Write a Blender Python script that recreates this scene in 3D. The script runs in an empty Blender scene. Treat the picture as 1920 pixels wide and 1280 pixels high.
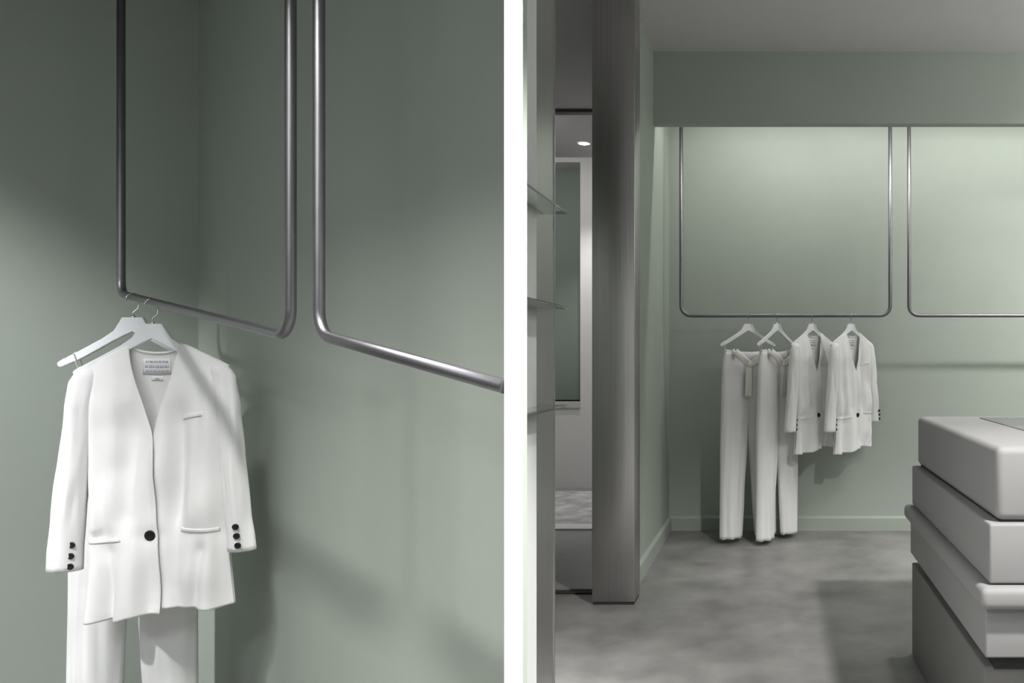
import bpy, bmesh, math, random
from mathutils import Vector, Matrix, noise

sc = bpy.context.scene
COL = sc.collection
R = math.radians
F = 1500.0                 # focal length in pixels of the 1920x1280 frame
PX, PY = 1450.0, 675.0     # principal point of the level, shifted lens
CAM = 1.0                  # camera height

# ------------------------------------------------------------------ camera
cd = bpy.data.cameras.new('camera'); cam = bpy.data.objects.new('camera', cd); COL.objects.link(cam)
cam.location = (0, 0, CAM); cam.rotation_euler = (R(90), 0, 0)
cd.sensor_width = 36; cd.lens = F/1920*36
cd.shift_x = (960-PX)/1920; cd.shift_y = (PY-640)/1920
cd.clip_start = 0.02
sc.camera = cam

# ------------------------------------------------------------------ world, exposure
w = bpy.data.worlds.new('world'); sc.world = w; w.use_nodes = True
w.node_tree.nodes['Background'].inputs[0].default_value = (0.8, 0.82, 0.85, 1)
w.node_tree.nodes['Background'].inputs[1].default_value = 0.0
vs = sc.view_settings
vs.view_transform = 'Standard'; vs.look = 'None'; vs.gamma = 1; vs.exposure = 0.0; vs.use_curve_mapping = False
sc.cycles.use_denoising = True
sc.cycles.max_bounces = 8
sc.cycles.caustics_reflective = False; sc.cycles.caustics_refractive = False

def at(px, py, Y):
    return Vector(((px-PX)/F*Y, Y, CAM+(PY-py)/F*Y))
def atz(px, Y, z):
    return Vector(((px-PX)/F*Y, Y, z))

# plan of the left-hand bay: rail line seen from px 226 (depth 2.1) towards the vanishing point XV
XV = -450.0
def rail_Y(px): return (226-XV)/(px-XV)*2.1
def railp(px): Y = rail_Y(px); return Vector(((px-PX)/F*Y, Y, 0))
A0, A1 = railp(226), railp(545)
U = (A1-A0).normalized()                       # along the rail wall, towards the camera's right
N = Vector((-U.y, U.x, 0))                     # into the wall
if N.y < 0: N = -N
G = 0.25
_b = A0-U*G; _k = (372-PX)/F
D_OFF = (_k*_b.y-_b.x)/(N.x-_k*N.y)            # rail to wall distance so that the corner stands at px 372
CORNER = _b+N*D_OFF
def bay(t, n, z=0): v = CORNER+U*t-N*n; v.z = z; return v
CEIL = 2.57
WALL_Y = 4.70
LEFT_X = -0.611

# ------------------------------------------------------------------ lights
def spot(name, loc, target, power, size=60, blend=0.5, radius=0.05, col=(1, 0.988, 0.972)):
    l = bpy.data.lights.new(name, 'SPOT'); o = bpy.data.objects.new(name, l); COL.objects.link(o)
    l.energy = power; l.spot_size = R(size); l.spot_blend = blend; l.shadow_soft_size = radius; l.color = col
    o.location = loc
    o.rotation_euler = (Vector(target)-Vector(loc)).to_track_quat('-Z', 'Y').to_euler()
    return o
def area(name, loc, target, power, sx, sy, col=(1, 0.988, 0.972)):
    l = bpy.data.lights.new(name, 'AREA'); o = bpy.data.objects.new(name, l); COL.objects.link(o)
    l.shape = 'RECTANGLE'; l.size = sx; l.size_y = sy; l.energy = power; l.color = col
    o.location = loc
    o.rotation_euler = (Vector(target)-Vector(loc)).to_track_quat('-Z', 'Y').to_euler()
    return o
# left-hand bay: a linear wall washer outside the soffit and a lower-angled key spot
def strip_lamp(name, p, q, target, power, wdt=0.06, spread=180):
    p, q = Vector(p), Vector(q); mid = (p+q)/2
    l = bpy.data.lights.new(name, 'AREA'); o = bpy.data.objects.new(name, l); COL.objects.link(o)
    l.shape = 'RECTANGLE'; l.size = (q-p).length; l.size_y = wdt; l.energy = power; l.color = (1, 0.988, 0.972); l.spread = R(spread)
    zz = (mid-Vector(target)).normalized(); xx = (q-p).normalized(); yy = zz.cross(xx).normalized(); xx = yy.cross(zz)
    o.matrix_world = Matrix(((xx.x, yy.x, zz.x, mid.x), (xx.y, yy.y, zz.y, mid.y), (xx.z, yy.z, zz.z, mid.z), (0, 0, 0, 1)))
    return o
strip_lamp('bay_wall_washer', bay(1.40, 0.84, 2.53), bay(1.95, 0.84, 2.53), bay(1.40, 0.1, 0.0), 14, 0.14, 66)
spot('bay_key_spot', bay(0.25, 1.75, 2.5), bay(0.30, 0.26, 0.35), 10, 46, 0.6, 0.05)
spot('bay_corner_spot', bay(0.95, 2.3, 2.52), bay(0.0, 0.70, 0.80), 470, 34, 0.9, 0.05, (0.98, 0.985, 1.0))
# right-hand bay: linear wall washer on the ceiling in front of the bulkhead
strip_lamp('wall_washer', (1.4, 3.22, 2.545), (2.9, 3.22, 2.545), (2.1, 4.62, 0.5), 22, 0.18, 80)
# linear lamp hidden in the cove behind the bulkhead
area('cove_lamp', (1.05, 4.19, 2.44), (1.05, 4.60, 1.5), 17, 3.0, 0.03)
# spots over counter, panel and aisle; the rest are unseen fill lamps added here
spot('counter_spot', (1.15, 0.75, 2.54), (0.80, 2.0, 0.75), 420, 60, 0.7, 0.06)
spot('divider_fill_spot', (1.0, 0.42, 2.5), (-0.3, 0.93, 0.75), 640, 52, 0.4, 0.05)  # unseen lamp added to turn the divider edge pure white
spot('panel_spot', (0.5, 1.75, 2.54), (-0.65, 2.1, 0.3), 62, 38, 0.8, 0.05)
spot('column_fill_spot', (-1.05, 2.85, 2.54), (-1.10, 1.95, 0.30), 100, 60, 0.9, 0.05)  # unseen lamp added so the steel column reflects a lit wall
area('ceiling_fill', (2.75, 2.9, 1.95), (2.35, 3.1, 3.0), 34, 0.8, 0.15)  # unseen upward lamp added to brighten ceiling and bulkhead, no fitting there
spot('aisle_spot', (0.75, 3.05, 2.54), (0.58, 3.45, 0.0), 70, 60, 0.9, 0.06)
area('room_fill', (2.35, 0.1, 2.54), (2.35, 0.1, 0), 38, 1.6, 0.5)  # added fill, mainly for the counter front
area('room_fill', (-1.2, -1.4, 2.54), (-1.2, -1.4, 0), 44, 1.6, 0.5, (0.9, 0.96, 1.0))  # added cool fill for the left-hand bay
# back passage: unseen fill lamp added to brighten its white wall
area('passage_fill', (-1.9, 5.0, 2.5), (-1.7, 6.0, 0.4), 8, 0.8, 0.2)

# ------------------------------------------------------------------ materials
MATS = {}
def pmat(name, base, rough=0.5, metal=0.0, var=0.0, vscale=6.0, bump=0.0, bscale=80.0, stretch=None, spec=0.5, trans=0.0, ior=1.45, emit=None, estr=0.0, detail=4.0, rvar=0.0, sheen=0.0):
    m = bpy.data.materials.new(name); m.use_nodes = True; nt = m.node_tree; n = nt.nodes; L = nt.links
    b = n['Principled BSDF']
    b.inputs['Base Color'].default_value = (*base, 1); b.inputs['Roughness'].default_value = rough
    b.inputs['Metallic'].default_value = metal; b.inputs['Specular IOR Level'].default_value = spec
    b.inputs['Transmission Weight'].default_value = trans; b.inputs['IOR'].default_value = ior
    if sheen: b.inputs['Sheen Weight'].default_value = sheen
    if emit: b.inputs['Emission Color'].default_value = (*emit, 1); b.inputs['Emission Strength'].default_value = estr
    tc = n.new('ShaderNodeTexCoord'); mp = n.new('ShaderNodeMapping'); L.new(tc.outputs['Object'], mp.inputs[0])
    if stretch: mp.inputs['Scale'].default_value = stretch
    if var > 0:
        t = n.new('ShaderNodeTexNoise'); t.inputs['Scale'].default_value = vscale; t.inputs['Detail'].default_value = detail
        t.inputs['Roughness'].default_value = 0.6
        L.new(mp.outputs[0], t.inputs['Vector'])
        r = n.new('ShaderNodeValToRGB')
        r.color_ramp.elements[0].position = 0.3; r.color_ramp.elements[1].position = 0.7
        r.color_ramp.elements[0].color = (*[c*(1-var) for c in base], 1)
        r.color_ramp.elements[1].color = (*[min(1, c*(1+var)) for c in base], 1)
        L.new(t.outputs['Fac'], r.inputs[0]); L.new(r.outputs[0], b.inputs['Base Color'])
        if rvar:
            mr = n.new('ShaderNodeMapRange'); mr.inputs[3].default_value = rough-rvar; mr.inputs[4].default_value = rough+rvar
            L.new(t.outputs['Fac'], mr.inputs[0]); L.new(mr.outputs[0], b.inputs['Roughness'])
    if bump > 0:
        t2 = n.new('ShaderNodeTexNoise'); t2.inputs['Scale'].default_value = bscale; t2.inputs['Detail'].default_value = 3
        L.new(mp.outputs[0], t2.inputs['Vector'])
        bp = n.new('ShaderNodeBump'); bp.inputs['Strength'].default_value = bump; bp.inputs['Distance'].default_value = 0.002
        L.new(t2.outputs['Fac'], bp.inputs['Height']); L.new(bp.outputs[0], b.inputs['Normal'])
    MATS[name] = m
    return m
SAGE = (0.362, 0.40, 0.352)
pmat('sage_paint', SAGE, 0.6, var=0.03, vscale=3, bump=0.08, bscale=120, spec=0.3)
pmat('ceiling_paint', (0.62, 0.605, 0.612), 0.7, var=0.02, spec=0.2)
pmat('white_paint', (0.82, 0.81, 0.80), 0.6, var=0.015, spec=0.3)
pmat('divider_paint', (0.90, 0.90, 0.90), 0.6, var=0.005, spec=0.2)
pmat('pale_paint', (0.62, 0.635, 0.62), 0.5, var=0.015, spec=0.3)
pmat('concrete', (0.225, 0.221, 0.213), 0.42, var=0.34, vscale=3.6, detail=10, bump=0.05, bscale=60, rvar=0.08)
pmat('passage_concrete', (0.30, 0.30, 0.295), 0.3, var=0.1, vscale=3, detail=6)
pmat('brushed_steel', (0.48, 0.47, 0.468), 0.33, 1.0, var=0.10, vscale=3.0, stretch=(60, 60, 0.6), bump=0.05, bscale=6)
pmat('rail_steel', (0.225, 0.22, 0.232), 0.42, 1.0, var=0.06, vscale=20)
pmat('hook_steel', (0.6, 0.6, 0.6), 0.25, 1.0, var=0.03)
pmat('counter_metal', (0.30, 0.296, 0.293), 0.55, 0.0, spec=0.2, var=0.03, vscale=2, stretch=(1, 1, 1), bump=0.02, bscale=200)
pmat('counter_inset', (0.32, 0.325, 0.325), 0.25, 0.3, var=0.03, vscale=2)
pmat('counter_base', (0.19, 0.187, 0.18), 0.6, 0.0, spec=0.2, var=0.05, vscale=3)
pmat('dark_gap', (0.03, 0.03, 0.03), 0.7, var=0.1)
pmat('fabric_white', (0.79, 0.787, 0.78), 0.85, var=0.012, vscale=30, bump=0.12, bscale=900, spec=0.15, sheen=0.15)
pmat('lining', (0.78, 0.775, 0.76), 0.6, var=0.015, vscale=20, spec=0.3)
pmat('sash_fabric', (0.72, 0.70, 0.65), 0.8, var=0.015, vscale=20, spec=0.2)
pmat('hanger_white', (0.80, 0.81, 0.83), 0.4, var=0.01, vscale=10, spec=0.4)
pmat('button_black', (0.006, 0.006, 0.007), 0.45, var=0.1, vscale=40)
pmat('print_blue', (0.46, 0.49, 0.56), 0.7, var=0.25, vscale=300)
pmat('shelf_glass', (0.88, 0.93, 0.91), 0.03, trans=1.0, ior=1.5, var=0.01)
pmat('niche_green', (0.26, 0.31, 0.27), 0.6, var=0.03, vscale=3)
pmat('dark_trim', (0.10, 0.098, 0.095), 0.5, var=0.05)
pmat('rug_pile', (0.55, 0.54, 0.54), 0.95, var=0.45, vscale=7, detail=8, bump=0.4, bscale=90)
pmat('lamp_lens', (0.9, 0.9, 0.9), 0.4, emit=(1, 0.98, 0.95), estr=30, var=0.01)

# ------------------------------------------------------------------ helpers
def link(name, me, mat, parent=None, smooth=False):
    o = bpy.data.objects.new(name, me); COL.objects.link(o)
    if mat: me.materials.append(MATS[mat])
    if parent: o.parent = parent
    if smooth:
        for p in me.polygons: p.use_smooth = True
    return o
def from_bm(name, bm, mat, parent=None, smooth=False):
    bmesh.ops.recalc_face_normals(bm, faces=bm.faces)
    me = bpy.data.meshes.new(name); bm.to_mesh(me); bm.free()
    return link(name, me, mat, parent, smooth)
def add_box(bm, x0, x1, y0, y1, z0, z1):
    vs_ = [bm.verts.new((x, y, z)) for x in (x0, x1) for y in (y0, y1) for z in (z0, z1)]
    for f in ((0,1,3,2), (4,6,7,5), (0,4,5,1), (2,3,7,6), (0,2,6,4), (1,5,7,3)):
        bm.faces.new([vs_[i] for i in f])
def box(name, x0, x1, y0, y1, z0, z1, mat, parent=None, bevel=0.0, seg=2):
    bm = bmesh.new(); add_box(bm, x0, x1, y0, y1, z0, z1)
    if bevel > 0: bmesh.ops.bevel(bm, geom=bm.edges[:], offset=bevel, segments=seg, affect='EDGES', profile=0.5)
    return from_bm(name, bm, mat, parent, bevel > 0)
def prism(name, pts, z0, z1, mat, parent=None, bevel=0.0):
    bm = bmesh.new()
    a = [bm.verts.new((p[0], p[1], z0)) for p in pts]; b = [bm.verts.new((p[0], p[1], z1)) for p in pts]
    n = len(pts); bm.faces.new(a); bm.faces.new(b)
    for i in range(n): bm.faces.new((a[i], a[(i+1) % n], b[(i+1) % n], b[i]))
    if bevel > 0: bmesh.ops.bevel(bm, geom=bm.edges[:], offset=bevel, segments=2, affect='EDGES', profile=0.5)
    return from_bm(name, bm, mat, parent)
def tag(o, label=None, cat=None, group=None, kind=None):
    if label: o['label'] = label
    if cat: o['category'] = cat
    if group: o['group'] = group
    if kind: o['kind'] = kind
    return o
def struct(o, label=None):
    o['kind'] = 'structure'
    if label: o['label'] = label
    return o
def empty(name, loc, rz=0.0):
    o = bpy.data.objects.new(name, None); COL.objects.link(o); o.empty_display_size = 0.05
    o.location = loc; o.rotation_euler = (0, 0, rz)
    return o
def copy_tree(o, parent=None):
    c = o.copy(); COL.objects.link(c); c.parent = parent
    for ch in list(o.children): copy_tree(ch, c)
    return c
def tube(name, pts, r, mat, parent=None, seg=16, cap=True, closed=False):
    bm = bmesh.new(); rings = []
    pts = [Vector(p) for p in pts]; n = len(pts)
    t0 = (pts[1]-pts[0]).normalized()
    up = Vector((0, 0, 1)) if abs(t0.z) < 0.9 else Vector((1, 0, 0))
    nrm = (up-t0*up.dot(t0)).normalized()
    for i, p in enumerate(pts):
        if i == 0: t = pts[1]-pts[0]
        elif i == n-1: t = pts[-1]-pts[-2]
        else: t = (pts[i+1]-p).normalized()+(p-pts[i-1]).normalized()
        t.normalize(); nrm = (nrm-t*nrm.dot(t)).normalized(); bn = t.cross(nrm)
        rings.append([bm.verts.new(p+(nrm*math.cos(2*math.pi*k/seg)+bn*math.sin(2*math.pi*k/seg))*r) for k in range(seg)])
    for a, b in zip(rings, rings[1:]):
        for k in range(seg): bm.faces.new((a[k], a[(k+1) % seg], b[(k+1) % seg], b[k]))
    if cap: bm.faces.new(rings[0]); bm.faces.new(rings[-1])
    return from_bm(name, bm, mat, parent, True)
def fillet(pts, rad, seg=8):
    out = [Vector(pts[0])]
    for i in range(1, len(pts)-1):
        p = Vector(pts[i]); a = (Vector(pts[i-1])-p).normalized(); b = (Vector(pts[i+1])-p).normalized()
        ang = a.angle(b); d = rad/math.tan(ang/2)
        c = p+(a+b).normalized()*(rad/math.sin(ang/2))
        s, e = p+a*d, p+b*d
        va, vb = s-c, e-c; tot = va.angle(vb); ax = va.cross(vb).normalized()
        for k in range(seg+1): out.append(c+Matrix.Rotation(tot*k/seg, 3, ax) @ va)
    out.append(Vector(pts[-1]))
    return out
def catmull(pts, n):
    pts = [Vector((p[0], p[1], 0)) for p in pts]
    dist = [0]
    for a, b in zip(pts, pts[1:]): dist.append(dist[-1]+(b-a).length)
    out = []
    for k in range(n+1):
        d = dist[-1]*k/n; i = 0
        while i < len(pts)-2 and d > dist[i+1]: i += 1
        u = (d-dist[i])/max(1e-9, dist[i+1]-dist[i])
        p0 = pts[max(0, i-1)]; p1 = pts[i]; p2 = pts[i+1]; p3 = pts[min(len(pts)-1, i+2)]
        v = 0.5*((2*p1)+(p2-p0)*u+(2*p0-5*p1+4*p2-p3)*u*u+(3*p1-p0-3*p2+p3)*u**3)
        out.append((v.x, v.y))
    return out
def interp(tab, v):
    if v <= tab[0][0]: return tab[0][1]
    for (a, fa), (b, fb) in zip(tab, tab[1:]):
        if v <= b: u = (v-a)/(b-a); u = u*u*(3-2*u)*0.5+u*0.5; return fa+(fb-fa)*u
    return tab[-1][1]
def lin(tab, v):
    if v <= tab[0][0]: return tab[0][1]
    for (a, fa), (b, fb) in zip(tab, tab[1:]):
        if v <= b: return fa+(fb-fa)*(v-a)/(b-a)
    return tab[-1][1]
def solid(o, th, offset=0.0):
    m = o.modifiers.new('thickness', 'SOLIDIFY'); m.thickness = th; m.offset = offset
    return o

# ------------------------------------------------------------------ setting: shop floor
struct(box('floor', -4.0, 3.2, -3.0, 6.6, -0.1, 0.0, 'concrete'))
struct(box('ceiling', -4.0, 3.2, -3.0, 6.6, CEIL, CEIL+0.1, 'ceiling_paint'))
struct(box('wall_front', -4.0, 3.2, -3.1, -3.0, 0, CEIL, 'white_paint'))
struct(box('wall_right', 3.2, 3.3, -3.0, 4.8, 0, CEIL, 'sage_paint'))
struct(box('wall_left', -4.1, -4.0, -3.0, 6.6, 0, CEIL, 'white_paint'))
# right-hand bay
struct(box('wall_back', LEFT_X-0.10, 3.2, WALL_Y, WALL_Y+0.1, 0, CEIL, 'sage_paint'))
struct(box('wall_side', LEFT_X-0.10, LEFT_X, 3.41, WALL_Y, 0, CEIL, 'sage_paint'))
struct(box('wall_bulkhead', LEFT_X, 3.2, 4.07, 4.13, 2.203, CEIL, 'sage_paint'))
def skirting(name, p, q, inward, h=0.085):
    p, q, inward = Vector(p), Vector(q), Vector(inward)
    bm = bmesh.new(); prof = [(0, 0), (0.014, 0), (0.014, h-0.012), (0.009, h-0.004), (0.0, h)]
    rows = []
    for e in (p, q): rows.append([bm.verts.new(e+inward*a+Vector((0, 0, b))) for a, b in prof])
    n = len(prof)
    for i in range(n): bm.faces.new((rows[0][i], rows[0][(i+1) % n], rows[1][(i+1) % n], rows[1][i]))
    bm.faces.new(rows[0]); bm.faces.new(rows[1])
    return struct(from_bm(name, bm, 'sage_paint'))
skirting('baseboard_back', (LEFT_X, WALL_Y, 0), (3.2, WALL_Y, 0), (0, -1, 0))
skirting('baseboard_side', (LEFT_X, 3.41, 0), (LEFT_X, WALL_Y-0.014, 0), (1, 0, 0))
# left-hand bay: rail wall, short side wall, soffit and the white divider between the bays
def quad_wall(name, a, b, th_dir, th, z0, z1, mat):
    a, b, d = Vector(a), Vector(b), Vector(th_dir)*th
    return struct(prism(name, [a, b, b+d, a+d], z0, z1, mat))
DIV_Y0, DIV_Y1 = 0.92, 1.40
dv = Vector(((962.5-PX)/F, 1, 0)).normalized()
def px_on(px, Y): return Vector(((px-PX)/F*Y, Y, 0))
k = (945-PX)/F
T_END = (k*CORNER.y-CORNER.x)/(U.x-k*U.y)
quad_wall('wall_rails', bay(-0.04, 0), bay(T_END+0.012, 0), N, 0.04, 0, CEIL, 'sage_paint')
quad_wall('wall_return', bay(0, 0), bay(0, 1.7), -U, 0.04, 0, CEIL, 'sage_paint')
quad_wall('wall_soffit', bay(0, 0.62), bay(2.2, 0.62), -N, 0.05, 2.2, CEIL, 'sage_paint')
fl, fr = px_on(945, DIV_Y0), px_on(980, DIV_Y0)
wd = (fr-fl).length
bl = px_on(945, DIV_Y1)
struct(prism('wall_divider', [fl, fr, bl+Vector((wd*1.05, 0, 0)), bl], 0, CEIL, 'divider_paint', bevel=0.0006))
# passage behind the steel column
PW = 6.2
nx0, nx1 = -2.6, (1088-PX)/F*PW
nz0, nz1 = CAM+(675-752)/F*PW, CAM+(675-304)/F*PW
bm = bmesh.new()
add_box(bm, -4.0, nx0, PW, PW+0.4, 0, CEIL); add_box(bm, nx1, LEFT_X-0.1, PW, PW+0.4, 0, CEIL)
add_box(bm, nx0, nx1, PW, PW+0.4, 0, nz0); add_box(bm, nx0, nx1, PW, PW+0.4, nz1, CEIL)
struct(from_bm('wall_passage', bm, 'white_paint'))
struct(box('wall_niche', nx0, nx1, PW+0.22, PW+0.40, nz0, nz1, 'niche_green'))
struct(box('trim_1', nx0, nx1, PW-0.012, PW+0.22, nz0-0.05, nz0, 'pale_paint'), 'grey sill under the dark green niche')
struct(box('wall_passage_side', LEFT_X-0.1, LEFT_X, WALL_Y+0.1, PW+0.4, 0, CEIL, 'white_paint'))
struct(box('trim_2', -4.0, LEFT_X-0.1, 5.0, 5.06, CEIL-0.02, CEIL, 'dark_trim'), 'dark shadow gap across the passage ceiling')
struct(box('floor_passage', -2.6, LEFT_X-0.13, 3.46, PW, 0.0, 0.012, 'passage_concrete'))
struct(box('trim_3', -2.6, -0.741, 3.42, 3.46, 0.0, 0.006, 'dark_gap'), 'dark strip painted in for the shadow gap at the passage floor')  # near-black colour puts in the shade of the gap at the floor step

# ------------------------------------------------------------------ steel column
cx0, cx1 = (1110-PX)/F*3.27, (1190-PX)/F*3.27
c = empty('steel_column', ((cx0+cx1)/2, 3.335, 0))
hw = (cx1-cx0)/2
box('shaft', -hw, hw, -0.065, 0.065, 0.012, CEIL, 'brushed_steel', c, bevel=0.002)
box('base_joint', -hw+0.003, hw-0.003, -0.062, 0.062, 0, 0.012, 'dark_gap', c)
tag(c, 'square brushed stainless steel column beside the passage', 'column')

# ------------------------------------------------------------------ shelf panel and glass shelves
XP = (1040-PX)/F*2.4
def Yp(px): return XP*F/(px-PX)
p = empty('shelving_panel', (XP-0.03, 2.1, 0))
def pl(name, y0, y1, x0, x1, mat, bev=0.0): return box(name, x0-(XP-0.03), x1-(XP-0.03), y0-2.1, y1-2.1, 0, CEIL, mat, p, bev)
pl('panel', 1.72, Yp(1006), XP-0.06, XP, 'pale_paint')
pl('steel_strip', Yp(1006), 2.394, XP-0.06, XP-0.0015, 'brushed_steel')
pl('edge_strip', 2.394, 2.4, XP-0.06, XP+0.0015, 'hook_steel')
tag(p, 'pale upright shelving panel with a steel end strip, beside the white divider', 'panel')
for z, lab in ((675-400, 'topmost thin glass shelf on the pale shelving panel'),
               (675-578, 'middle thin glass shelf on the pale shelving panel'),
               (675-760, 'lowest thin glass shelf on the pale shelving panel')):
    Ye = 2.30; zc = CAM+z/F*Ye; xf = (1065-PX)/F*Ye
    bm = bmesh.new()
    pts = [(XP+0.001, 1.72), (xf, 1.72), (xf, Ye-0.008), (xf-0.003, Ye-0.003), (xf-0.008, Ye), (XP+0.001, Ye)]
    a = [bm.verts.new((q[0], q[1], zc-0.003)) for q in pts]; b = [bm.verts.new((q[0], q[1], zc+0.003)) for q in pts]
    bm.faces.new(a); bm.faces.new(b)
    for i in range(len(pts)): bm.faces.new((a[i], a[(i+1) % 6], b[(i+1) % 6], b[i]))
    bmesh.ops.bevel(bm, geom=bm.edges[:], offset=0.0008, segments=1, affect='EDGES')
    tag(from_bm('glass_shelf', bm, 'shelf_glass'), lab, 'shelf', 'glass shelves on the panel')

# ------------------------------------------------------------------ display counter
CB = 2.73                                   # depth of the counter's back edge
def cX(px): return (px-PX)/F*CB
def cZ(py): return CAM+(PY-py)/F*CB
def cY(px_front, px_back): return CB*(px_back-PX)/(px_front-PX)
ct = empty('display_counter', (1.1, 2.2, 0))
def cbox(name, xl, yb, yf, z0, z1, mat, bev, seg=3, xr=1.75):
    return box(name, xl-1.1, xr-1.1, yf-2.2, yb-2.2, z0, z1, mat, ct, bev, seg)
YF = cY(1868, 1720)
z1, z2, z3, z4, z5 = cZ(780), cZ(872), cZ(946), cZ(973), cZ(1036)
t_ = cbox('top_slab', cX(1720), CB, YF, z2+0.004, z1, 'counter_metal', 0.018, 5)
i_ = box('inset_panel', cX(1822)-1.1, 1.75-0.05-1.1, 1.84-2.2, CB-0.10-2.2, z1-0.002, z1+0.003, 'counter_inset', ct, 0.001, 1)
cbox('shadow_joint', cX(1726), CB-0.01, YF+0.012, z2-0.004, z2+0.006, 'dark_gap', 0)
cbox('middle_slab', cX(1710), CB, YF-0.012, z3+0.003, z2, 'counter_metal', 0.006)
cbox('ledge', cX(1697), CB+0.03, YF-0.035, z4, z3, 'counter_metal', 0.016, 5)
cbox('lower_slab', cX(1707), CB, YF+0.0, z5, z4-0.001, 'counter_metal', 0.005)
cbox('recess', cX(1722), CB-0.04, YF+0.03, z5-0.035, z5+0.002, 'dark_gap', 0)
cbox('base', cX(1710), CB, YF+0.035, 0.0, z5-0.032, 'counter_base', 0.004)
tag(ct, 'grey metal display counter of stacked slabs with a projecting ledge', 'counter')

# ------------------------------------------------------------------ hanging rails
RR = 0.0105
def rail(name, pts, rad, label, flanges, r=RR, group='steel hanging rails'):
    base = Vector(pts[0]); e = empty(name, base)
    tube('tube', [q-base for q in fillet(pts, rad)], r, 'rail_steel', e, 20)
    for q, d in flanges:
        q = Vector(q); d = Vector(d)
        tube('flange', [q-base, q-base+d*0.006], r*2.0, 'rail_steel', e, 24)
    return tag(e, label, 'hanging rail', group)
RY = 4.43
rz = CAM+(675-591.5)/F*RY
xa, xb, xc_ = (1277-PX)/F*RY, (1669-PX)/F*RY, (1704.5-PX)/F*RY
rail('hanging_rail', [(xa, RY, CEIL), (xa, RY, rz), (xb, RY, rz), (xb, RY, CEIL)], 0.055,
     'slender steel U-shaped rail on which two jackets and two pairs of trousers hang',
     [((xa, RY, CEIL), (0, 0, -1)), ((xb, RY, CEIL), (0, 0, -1))])
xd = xc_+xb-xa
rail('hanging_rail', [(xc_, RY, CEIL), (xc_, RY, rz), (xd, RY, rz), (xd, RY, CEIL)], 0.055,
     'empty slender steel U-shaped rail above the grey display counter',
     [((xc_, RY, CEIL), (0, 0, -1)), ((xd, RY, CEIL), (0, 0, -1))])
def rp(px, py): q = railp(px); q.z = CAM+(PY-py)/F*q.y; return q
RL = 0.0095
def topat(px): q = railp(px); q.z = CEIL; return q
rail('hanging_rail', [topat(227), rp(227, 551), rp(545, 631), topat(545)], 0.045,
     'dark steel rail in the corner holding the large white jacket',
     [(topat(227), (0, 0, -1)), (topat(545), (0, 0, -1))], RL)
rail('hanging_rail', [topat(598), rp(598, 627), rp(946, 724)], 0.05,
     'dark steel rail running into the white divider, nothing hanging on it',
     [(topat(598), (0, 0, -1))], RL)

# ------------------------------------------------------------------ hanger
KP = 777.0
def make_hanger(hook_h, hook_yaw):
    e = empty('clothes_hanger', (0, 0, 0))
    half = [(0.024, 0.0), (0.029, -0.010), (0.043, -0.034), (0.070, -0.054), (0.120, -0.084), (0.150, -0.101),
            (0.152, -0.104), (0.155, -0.103), (0.168, -0.112), (0.171, -0.117), (0.168, -0.124), (0.161, -0.125), (0.118, -0.105), (0.075, -0.079), (0.046, -0.061), (0.040, -0.0575)]
    inner = [(0.040, -0.0575), (0.020, -0.046), (0.0, -0.036)]
    # outline: left top -> right top -> right arm -> inner arch -> left arm
    pts = half+inner[1:]+[(-x, z) for x, z in reversed(half+inner[1:-1])]
    bm = bmesh.new(); th = 0.0055
    a = [bm.verts.new((x, -th, z)) for x, z in pts]
    f = bm.faces.new(a)
    r = bmesh.ops.extrude_face_region(bm, geom=[f])
    bmesh.ops.translate(bm, verts=[v for v in r['geom'] if isinstance(v, bmesh.types.BMVert)], vec=(0, 2*th, 0))
    bmesh.ops.recalc_face_normals(bm, faces=bm.faces)
    ed = [q for q in bm.edges if abs(abs(q.verts[0].co.y-q.verts[1].co.y)) < 1e-6]
    bmesh.ops.bevel(bm, geom=ed, offset=0.0018, segments=2, affect='EDGES', profile=0.5)
    from_bm('body', bm, 'hanger_white', e)
    rr = RR+0.004
    pts = [Vector((0, 0, -0.006)), Vector((0, 0, hook_h-rr-0.018))]
    c_ = Vector((0, 0, hook_h))
    pts += [Vector((rr*0.7, 0, hook_h-rr-0.008))]
    for k in range(15):
        a_ = R(-40+k*17); pts.append(c_+Vector((rr*math.cos(a_), 0, rr*math.sin(a_))))
    h = tube('hook', pts, 0.0016, 'hook_steel', e, 8)
    h.rotation_euler = (0, 0, hook_yaw)
    tube('collar', [Vector((0, 0, -0.002)), Vector((0, 0, 0.004))], 0.0045, 'hook_steel', e, 12)
    return e

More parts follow.
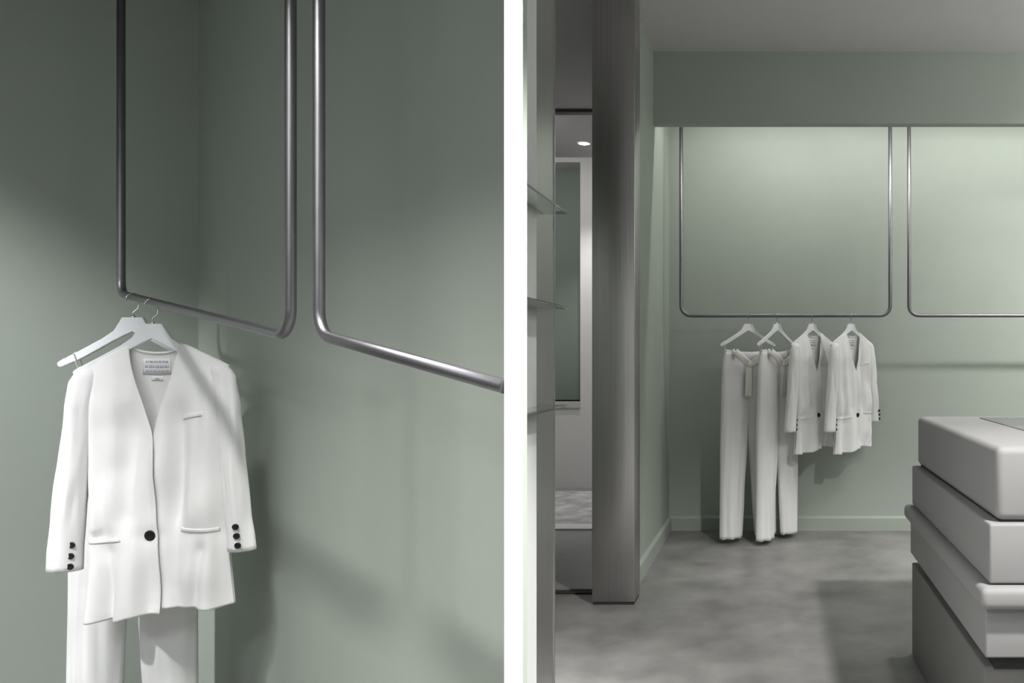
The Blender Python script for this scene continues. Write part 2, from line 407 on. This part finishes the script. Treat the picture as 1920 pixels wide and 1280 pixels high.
# ------------------------------------------------------------------ jacket
def J(px, py): return ((px-278)/KP*0.89, (605-py)/KP)
SIDE_L = [(140, 692), (146, 760), (155, 850), (162, 960), (160, 1060), (150, 1157)]
SIDE_R = [(425, 682), (424, 760), (421, 850), (424, 960), (430, 1060), (437, 1134)]
xl_tab = [(y, x) for x, y in SIDE_L]; xr_tab = [(y, x) for x, y in SIDE_R]
FLAT = 0.62
def body_y(px, py, front=True, seed=0.0): return FLAT*body_y0(px, py, front, seed)
def body_y0(px, py, front=True, seed=0.0):
    xl, xr = lin(xl_tab, py), lin(xr_tab, py)
    top = lin([(140, 692), (234, 646), (335, 641), (425, 682)], px)
    d = max(0.0, py-top)
    q = max(-1, min(1, (px-(xl+xr)/2)/((xr-xl)/2)))
    A = interp([(0, 0.009), (40, 0.030), (110, 0.045), (250, 0.050), (360, 0.052), (510, 0.062)], d)
    prof = (1-abs(q)**2.4)**0.62 if abs(q) < 1 else 0.0
    if not front:
        return 0.55*A*prof*0.6+0.006
    x, z = px/KP, py/KP
    amp = interp([(0, 0.0), (60, 0.45), (250, 0.8), (380, 0.6), (520, 1.35)], d)
    f = noise.noise((x*15+seed, z*1.7, seed))*0.034+noise.noise((x*31+4+seed, z*3+x*6, 2.1))*0.012
    f += 0.014*noise.noise((x*9+z*7, z*8-x*5, 7.3+seed))
    # a soft drape line running down from each shoulder point
    up = interp([(720, 0.0), (800, 1.0), (960, 1.0), (1000, 0.25)], py)
    f += 0.016*math.exp(-((px-178)/16)**2)*(1 if py < 990 else 0.4)
    f -= 0.034*math.exp(-((px-246)/22)**2)*up
    f -= 0.036*math.exp(-((px-336)/18)**2)*up
    f += 0.018*math.exp(-((px-398)/18)**2)
    lo = interp([(1004, 0.0), (1030, 1.0), (1160, 1.0)], py)
    f -= 0.020*math.exp(-((px-(205+(1100-py)*0.12))/24)**2)*lo
    f -= 0.018*math.exp(-((px-(372+(1100-py)*0.15))/12)**2)*lo
    waist = math.exp(-((py-997)/14)**2)*0.006
    return -(A*prof)-1.6*amp*f*min(1, prof*1.8)+waist*min(1, prof)
def coons(top, bot, lef, rig, ns, nt_):
    T, B, L_, Rr = catmull(top, ns), catmull(bot, ns), catmull(lef, nt_), catmull(rig, nt_)
    g = []
    for j in range(nt_+1):
        t = j/nt_; row = []
        for i in range(ns+1):
            s = i/ns
            v = [(1-t)*T[i][k]+t*B[i][k]+(1-s)*L_[j][k]+s*Rr[j][k]
                 - ((1-s)*(1-t)*T[0][k]+s*(1-t)*T[-1][k]+(1-s)*t*B[0][k]+s*t*B[-1][k]) for k in (0, 1)]
            row.append(v)
        g.append(row)
    return g
def grid_mesh(name, g, yf, mat, parent, th=0.003):
    bm = bmesh.new(); rows = []
    for row in g:
        rows.append([bm.verts.new((J(*v)[0], yf(*v), J(*v)[1])) for v in row])
    for a, b in zip(rows, rows[1:]):
        for k in range(len(a)-1): bm.faces.new((a[k], a[k+1], b[k+1], b[k]))
    return solid(from_bm(name, bm, mat, parent, True), th)
def strip(name, pts, h, yf, mat, parent, off=0.004, th=0.004):
    """a narrow welt or flap that follows the cloth below it: pts are the px/py of its top edge"""
    g = []
    c_ = catmull(pts, 14)
    for j in range(4): g.append([(x, y+h*j/3) for x, y in c_])
    return grid_mesh(name, g, lambda a, b: yf(a, b)-off, mat, parent, th)
SLV_L = [(690, 158, 8), (700, 154, 20), (716, 150, 25), (760, 144, 24), (850, 134, 26), (960, 124, 28), (1030, 117, 30), (1060, 115.5, 30.5)]
SLV_R = [(681, 408, 8), (690, 413, 19), (705, 419, 22), (760, 428, 21), (850, 436, 21), (960, 447, 23), (1010, 453, 24), (1032, 454.5, 24.5)]
def sleeve_surf(tab, py, th, seed):
    cx = interp([(a, b) for a, b, c in tab], py); hw_ = interp([(a, c) for a, b, c in tab], py)
    dep = interp([(tab[0][0], 0.008), (tab[0][0]+14, 0.024), (760, 0.036), (950, 0.040), (1060, 0.042)], py)
    z = py/KP
    ca, sa = math.cos(th), math.sin(th)
    amp = interp([(tab[0][0], 0), (tab[0][0]+30, 0.6), (800, 1.0), (930, 0.8), (1060, 0.35)], py)
    n_ = noise.noise((ca*1.6+seed, sa*1.6+z*2, z*7))*0.34+noise.noise((ca*2.6+seed+3, z*9+sa*3+ca*4, 5.0))*0.30
    k_ = 1+amp*n_
    x = cx+hw_*ca*(1+amp*n_*0.16); y = -0.006-0.66*dep*sa*k_
    return x, y
def make_sleeve(tab, seed, parent):
    bm = bmesh.new(); rows = []; n, m = 36, 46
    p0, p1 = tab[0][0], tab[-1][0]
    for j in range(m+1):
        t = j/m; py = p0+(p1-p0)*(t**1.25)
        ring = []
        for k in range(n):
            x, y = sleeve_surf(tab, py, 2*math.pi*k/n, seed)
            xx, zz = J(x, py); ring.append(bm.verts.new((xx, y, zz)))
        rows.append(ring)
    for a, b in zip(rows, rows[1:]):
        for k in range(n): bm.faces.new((a[k], a[(k+1) % n], b[(k+1) % n], b[k]))
    bm.faces.new(rows[0])
    return solid(from_bm('sleeve', bm, 'fabric_white', parent, True), 0.003)
def button(parent, x, y, z, r, name='button', pitch=0.0):
    bm = bmesh.new(); prof = [(0, 0.0006), (r*0.55, 0.0006), (r*0.7, 0.0), (r*0.9, 0.0), (r, 0.001), (r, 0.0028), (r*0.9, 0.0035)]
    n = 20; rows = []
    for rad, dy in prof:
        if rad == 0: rows.append([bm.verts.new((0, dy, 0))]); continue
        rows.append([bm.verts.new((rad*math.cos(2*math.pi*k/n), dy, rad*math.sin(2*math.pi*k/n))) for k in range(n)])
    for k in range(n): bm.faces.new((rows[0][0], rows[1][k], rows[1][(k+1) % n]))
    for a, b in zip(rows[1:], rows[2:]):
        for k in range(n): bm.faces.new((a[k], a[(k+1) % n], b[(k+1) % n], b[k]))
    bm.faces.new(rows[-1])
    o = from_bm(name, bm, 'button_black', parent, True); o.location = (x, y-0.003, z); o.rotation_euler = (pitch, 0, 0)
    return o
def make_jacket():
    e = empty('jacket', (0, 0, 0))
    fL = lambda a, b: body_y(a, b, True, 0.0)-0.009*min(1.0, max(0.0, (b-760)/80))*min(1, max(0, (a-200)/60))
    fR = lambda a, b: body_y(a, b, True, 0.0)
    bk = lambda a, b: body_y(a, b, False)
    gl = coons([(140, 692), (186, 668), (234, 646)], [(150, 1157), (190, 1155), (228, 1151), (262, 1143), (309, 1141)],
               SIDE_L, [(234, 646), (250, 700), (266, 750), (291, 815), (299, 880), (302, 940), (306, 1000), (308, 1060), (309, 1141)], 40, 70)
    L_ = grid_mesh('front_panel', gl, fL, 'fabric_white', e)
    gr = coons([(425, 682), (380, 661), (335, 641)], [(437, 1134), (400, 1139), (350, 1134), (310, 1133), (268, 1137)],
               SIDE_R, [(335, 641), (326, 680), (314, 730), (289, 822), (277, 940), (272, 1000), (270, 1060), (268, 1137)], 40, 70)
    grid_mesh('front_panel', gr, fR, 'fabric_white', e)
    gb = coons([(140, 692), (186, 668), (234, 648), (256, 657), (286, 660), (316, 656), (335, 643), (380, 661), (425, 682)], [(150, 1150), (290, 1128), (437, 1128)], SIDE_L, SIDE_R, 48, 50)
    bp = grid_mesh('back_panel', gb, bk, 'lining', e)
    # rolled edge along the back of the neck
    nk = catmull([(236, 648), (256, 657), (286, 660), (316, 656), (334, 643)], 20)
    tube('collar_edge', [Vector((J(*q)[0], bk(*q)-0.002, J(*q)[1])) for q in nk], 0.0032, 'fabric_white', e, 8)
    make_sleeve(SLV_L, 0.0, e); make_sleeve(SLV_R, 9.0, e)
    # pockets
    strip('pocket_flap', [(166, 1004), (200, 1003), (238, 998)], 7, fL, 'fabric_white', e, 0.0018, 0.003)
    strip('pocket_flap', [(345, 984), (380, 986), (414, 987)], 7, fR, 'fabric_white', e, 0.0018, 0.003)
    strip('breast_pocket', [(340, 776), (360, 772), (386, 768)], 9, fR, 'fabric_white', e, 0.0018, 0.003)
    # buttons
    x, z = J(291, 996); button(e, x, fL(291, 996)-0.003, z, 0.0125)
    for (px, py) in ((140, 1011), (138.5, 1031), (138, 1050)):
        x, z = J(px, py); cx = interp([(a, b) for a, b, c in SLV_L], py); h_ = interp([(a, c) for a, b, c in SLV_L], py)
        th = math.acos(max(-1, min(1, (px-cx)/h_))); button(e, x, sleeve_surf(SLV_L, py, th, 0.0)[1]-0.002, z, 0.0075, 'cuff_button')
    for (px, py) in ((455, 984), (457, 1001), (459, 1019)):
        x, z = J(px, py); cx = interp([(a, b) for a, b, c in SLV_R], py); h_ = interp([(a, c) for a, b, c in SLV_R], py)
        th = math.acos(max(-1, min(1, (px-cx)/h_))); button(e, x, sleeve_surf(SLV_R, py, th, 9.0)[1]-0.002, z, 0.0075, 'cuff_button')
    # woven brand label in the back of the neck
    lb = strip('woven_label', [(256, 670), (283, 671), (310, 670)], 30, bk, 'lining', e, 0.0025, 0.0008)
    rnd = random.Random(4)
    for (y0, h, x0, x1, wmin, wmax) in ((674, 4.5, 262, 306, 2, 6), (682, 6.5, 260, 307, 2, 7), (690.5, 5.5, 262, 306, 2, 6)):
        x = x0
        while x < x1-1.5:
            ww = min(x1-x, rnd.uniform(wmin, wmax)); hh = h*rnd.uniform(0.75, 1.0)
            strip('lettering', [(x, y0), (x+ww/2, y0), (x+ww, y0)], hh, bk, 'print_blue', lb, 0.0034, 0.0004)
            x += ww+rnd.uniform(1.0, 2.2)
    sz = strip('size_tag', [(272, 703), (283, 703), (294, 703)], 9, bk, 'lining', e, 0.0025, 0.0008)
    strip('lettering', [(279, 706), (283, 706), (288, 706)], 4, bk, 'print_blue', sz, 0.0034, 0.0004)
    return e

# ------------------------------------------------------------------ trousers
HEM = -1.172; WT = -0.140
def waist_half(z): return interp([(HEM, 0.172), (-0.7, 0.168), (-0.40, 0.164), (-0.25, 0.158), (WT, 0.142)], z)
def make_trousers():
    e = empty('trousers', (0, 0, 0))
    n, m = 40, 60
    for sgn in (-1, 1):
        bm = bmesh.new(); rows = []
        for j in range(m+1):
            z = WT-0.012+(HEM-WT+0.012)*j/m
            out = waist_half(z)
            inn = interp([(HEM, 0.040), (-0.95, 0.026), (-0.68, 0.010), (-0.56, 0.003), (-0.50, -0.012), (WT, -0.010)], z)
            cx, hwid = (out+inn)/2, (out-inn)/2
            dep = interp([(HEM, 0.034), (-0.6, 0.035), (-0.42, 0.034), (-0.28, 0.029), (WT, 0.018)], z)
            ring = []
            for k in range(n):
                th = 2*math.pi*k/n; ca, sa = math.cos(th), math.sin(th)
                crease = 1+0.30*abs(sa)**10*(1 if z < -0.22 else 0.3)
                f = 1+0.35*noise.noise((ca*2.2+sgn*3, sa*2.2+1, z*2.4))+0.2*noise.noise((ca*5, sa*5+sgn, z*3.2+4))
                x = sgn*(cx+hwid*ca*(1+0.10*noise.noise((z*2.5, sgn*2.0, 1.3))*(1 if ca < 0 else 0.4)))
                y = -dep*sa*crease*f
                sag = -0.016*(1-(x/0.146)**2)*max(0, 1-(WT-z)/0.10) if z > -0.26 else 0
                zz = z+sag+(0.006*noise.noise((ca*2+sgn, sa*2, 9.0)) if j == m else 0)
                ring.append(bm.verts.new((x, y, zz)))
            rows.append(ring)
        for a, b in zip(rows, rows[1:]):
            for k in range(n): bm.faces.new((a[k], a[(k+1) % n], b[(k+1) % n], b[k]))
        solid(from_bm('leg', bm, 'fabric_white', e, True), 0.003)
    def wy(x, s=-1): return s*0.020*math.sqrt(max(0, 1-(x/0.148)**2))*1.15
    def sagz(x): return -0.016*(1-(x/0.146)**2)
    # waistband
    bm = bmesh.new(); rows = []
    for dz, g in ((0.0, 0.0), (-0.004, 0.0025), (-0.018, 0.003), (-0.034, 0.004), (-0.037, 0.002)):
        ring = []
        for k in range(60):
            th = 2*math.pi*k/60; x = 0.144*math.cos(th); y = -(0.022+g)*math.sin(th)
            ring.append(bm.verts.new((x*(1+g*1.5), y, WT+dz+sagz(x))))
        rows.append(ring)
    for a, b in zip(rows, rows[1:]):
        for k in range(60): bm.faces.new((a[k], a[(k+1) % 60], b[(k+1) % 60], b[k]))
    solid(from_bm('waistband', bm, 'fabric_white', e, True), 0.003)
    # belt loops and the hanging loops that go over the hanger ends
    for x in (-0.100, 0.100):
        pts = [Vector((x, wy(x)-0.008, WT+sagz(x)+0.010)), Vector((x, wy(x)-0.012, WT+sagz(x)-0.016)), Vector((x, wy(x)-0.008, WT+sagz(x)-0.044))]
        ribbon('belt_loop', pts, 0.010, e, 'fabric_white')
    for s in (-1, 1):
        top = Vector((s*0.1525, 0, -0.1025)); bot = Vector((s*0.138, 0, WT-0.008))
        tube('hanging_loop', [bot+Vector((0, -0.009, 0)), top+Vector((0, -0.009, -0.002)), top+Vector((s*0.001, 0, 0.0045)), top+Vector((0, 0.009, -0.002)), bot+Vector((0, 0.009, 0))], 0.0014, 'fabric_white', e, 8)
    # slack sash, knotted in front, one tail hanging
    kx, kz = -0.022, WT-0.085
    for x0, z0 in ((-0.100, WT-0.004), (0.100, WT-0.012)):
        pts = []
        for k in range(11):
            u = k/10; x = x0+(kx-x0)*u; z = z0+sagz(x0)+(kz-z0-sagz(x0))*u-0.003*math.sin(math.pi*u)
            pts.append(Vector((x, wy(x)-0.024-0.012*math.sin(math.pi*u)-0.012*u, z)))
        ribbon('sash', pts, 0.040, e, 'sash_fabric')
    bm = bmesh.new(); bmesh.ops.create_uvsphere(bm, u_segments=16, v_segments=10, radius=1)
    for v in bm.verts:
        k_ = 1+0.15*noise.noise(v.co*2); v.co = Vector((kx+v.co.x*0.017*k_, -0.060+v.co.y*0.012*k_, kz+v.co.z*0.020*k_))
    from_bm('knot', bm, 'sash_fabric', e, True)
    pts = [Vector((kx-0.002-0.012*u, -0.064-0.010*math.sin(u*2.2), kz-0.010-0.165*u)) for u in [q/12 for q in range(13)]]
    ribbon('sash_tail', pts, 0.042, e, 'sash_fabric')
    return e
def ribbon(name, pts, wdt, parent, mat, th=0.0025):
    bm = bmesh.new(); rows = []
    for i, q in enumerate(pts):
        t = (pts[min(i+1, len(pts)-1)]-pts[max(0, i-1)]).normalized()
        sd = t.cross(Vector((0, -1, 0))).normalized()
        rows.append([bm.verts.new(q+sd*wdt*(k/4-0.5)+Vector((0, 0.004*math.cos(k*1.57+i*0.2), 0))) for k in range(5)])
    for a, b in zip(rows, rows[1:]):
        for k in range(4): bm.faces.new((a[k], a[k+1], b[k+1], b[k]))
    return solid(from_bm(name, bm, mat, parent, True), th)

jk = make_jacket(); tr = make_trousers()
hg = make_hanger(0.046, R(90))
def place(o, loc, rz, label, cat, group, zs=1.0, xs=1.0):
    o.location = loc; o.rotation_euler = (0, 0, rz); o.scale = (xs, 1, zs)
    tag(o, label, cat, group)
    return o
def set_hook(h, rz, rail_dir):
    # the swivelling hook stands across its rail
    for ch in h.children:
        if ch.name.startswith('hook'): ch.rotation_euler = (0, 0, rail_dir+R(90)-rz)
YAW_L, YAW_R = R(8), R(52)
u_ang = math.atan2(U.y, U.x)
def left_base(px, py_rail): q = rp(px, py_rail); q.z -= 0.046; return q
lj = left_base(286, 571)
place(jk, lj, YAW_L, 'large white jacket in front of the corner, nearest the camera', 'jacket', 'white collarless jackets')
place(hg, lj, YAW_L, 'white hanger inside the large near jacket', 'hanger', 'white clothes hangers'); set_hook(hg, YAW_L, u_ang)
def new_hanger(loc, rz, rd, label):
    h = copy_tree(hg); place(h, loc, rz, label, 'hanger', 'white clothes hangers'); set_hook(h, rz, rd); return h
lt = left_base(250, 561)
new_hanger(lt, YAW_L, u_ang, 'white hanger partly hidden behind the large near jacket')
place(tr, lt, YAW_L, 'white trousers hanging behind the large near jacket', 'trousers', 'white wide-leg trousers', 0.90, 0.86)
def right_base(px): return Vector(((px-PX)/F*RY, RY, rz-0.046))
for px, lab, hlab, yaw in ((1596, 'rightmost small white jacket, in front of the other on the far rail', 'white hanger inside the rightmost jacket on the far rail', R(45)),
                      (1523, 'small white jacket between the trousers and the rightmost jacket on the far rail', 'white hanger inside the jacket next to the trousers on the far rail', R(46))):
    b = right_base(px)
    place(copy_tree(jk), b, yaw, lab, 'jacket', 'white collarless jackets'); new_hanger(b, yaw, 0, hlab)
for px, lab, hlab, yaw in ((1457, 'white trousers on the far rail, half hidden by a jacket', 'bare-armed white hanger above the half hidden trousers', R(51)),
                      (1403, 'leftmost white trousers on the far rail, sash tail hanging in front', 'leftmost white hanger on the far rail, above the sashed trousers', R(28))):
    b = right_base(px)
    place(copy_tree(tr), b, yaw, lab, 'trousers', 'white wide-leg trousers', 1.0); new_hanger(b, yaw, 0, hlab)

# ------------------------------------------------------------------ passage: downlight and rug
dl = at(1095, 268, 5.79); dl.z = CEIL
e = empty('downlight', dl)
bm = bmesh.new(); n = 28
prof = [(0.052, 0.0), (0.052, -0.004), (0.040, -0.005), (0.038, 0.0)]
rows = [[bm.verts.new((r_*math.cos(2*math.pi*k/n), r_*math.sin(2*math.pi*k/n), z_)) for k in range(n)] for r_, z_ in prof]
for a, b in zip(rows, rows[1:]):
    for k in range(n): bm.faces.new((a[k], a[(k+1) % n], b[(k+1) % n], b[k]))
from_bm('bezel', bm, 'white_paint', e, True)
tube('lens', [Vector((0, 0, -0.0005)), Vector((0, 0, -0.003))], 0.038, 'lamp_lens', e, 28)
l = spot('beam', (0, 0, -0.02), (0, 0.0, -1), 45, 80, 0.7, 0.03); l.parent = e
tag(e, 'small round lit downlight in the passage ceiling', 'downlight')
r = empty('rug', (-1.6, 5.35, 0.012))
box('pile', -0.9, 0.7, -0.55, 0.62, 0.0, 0.012, 'rug_pile', r, 0.003)
box('border', -0.9, 0.7, -0.70, -0.552, 0.0, 0.010, 'white_paint', r, 0.003)
tag(r, 'mottled pale rug on the passage floor', 'rug')
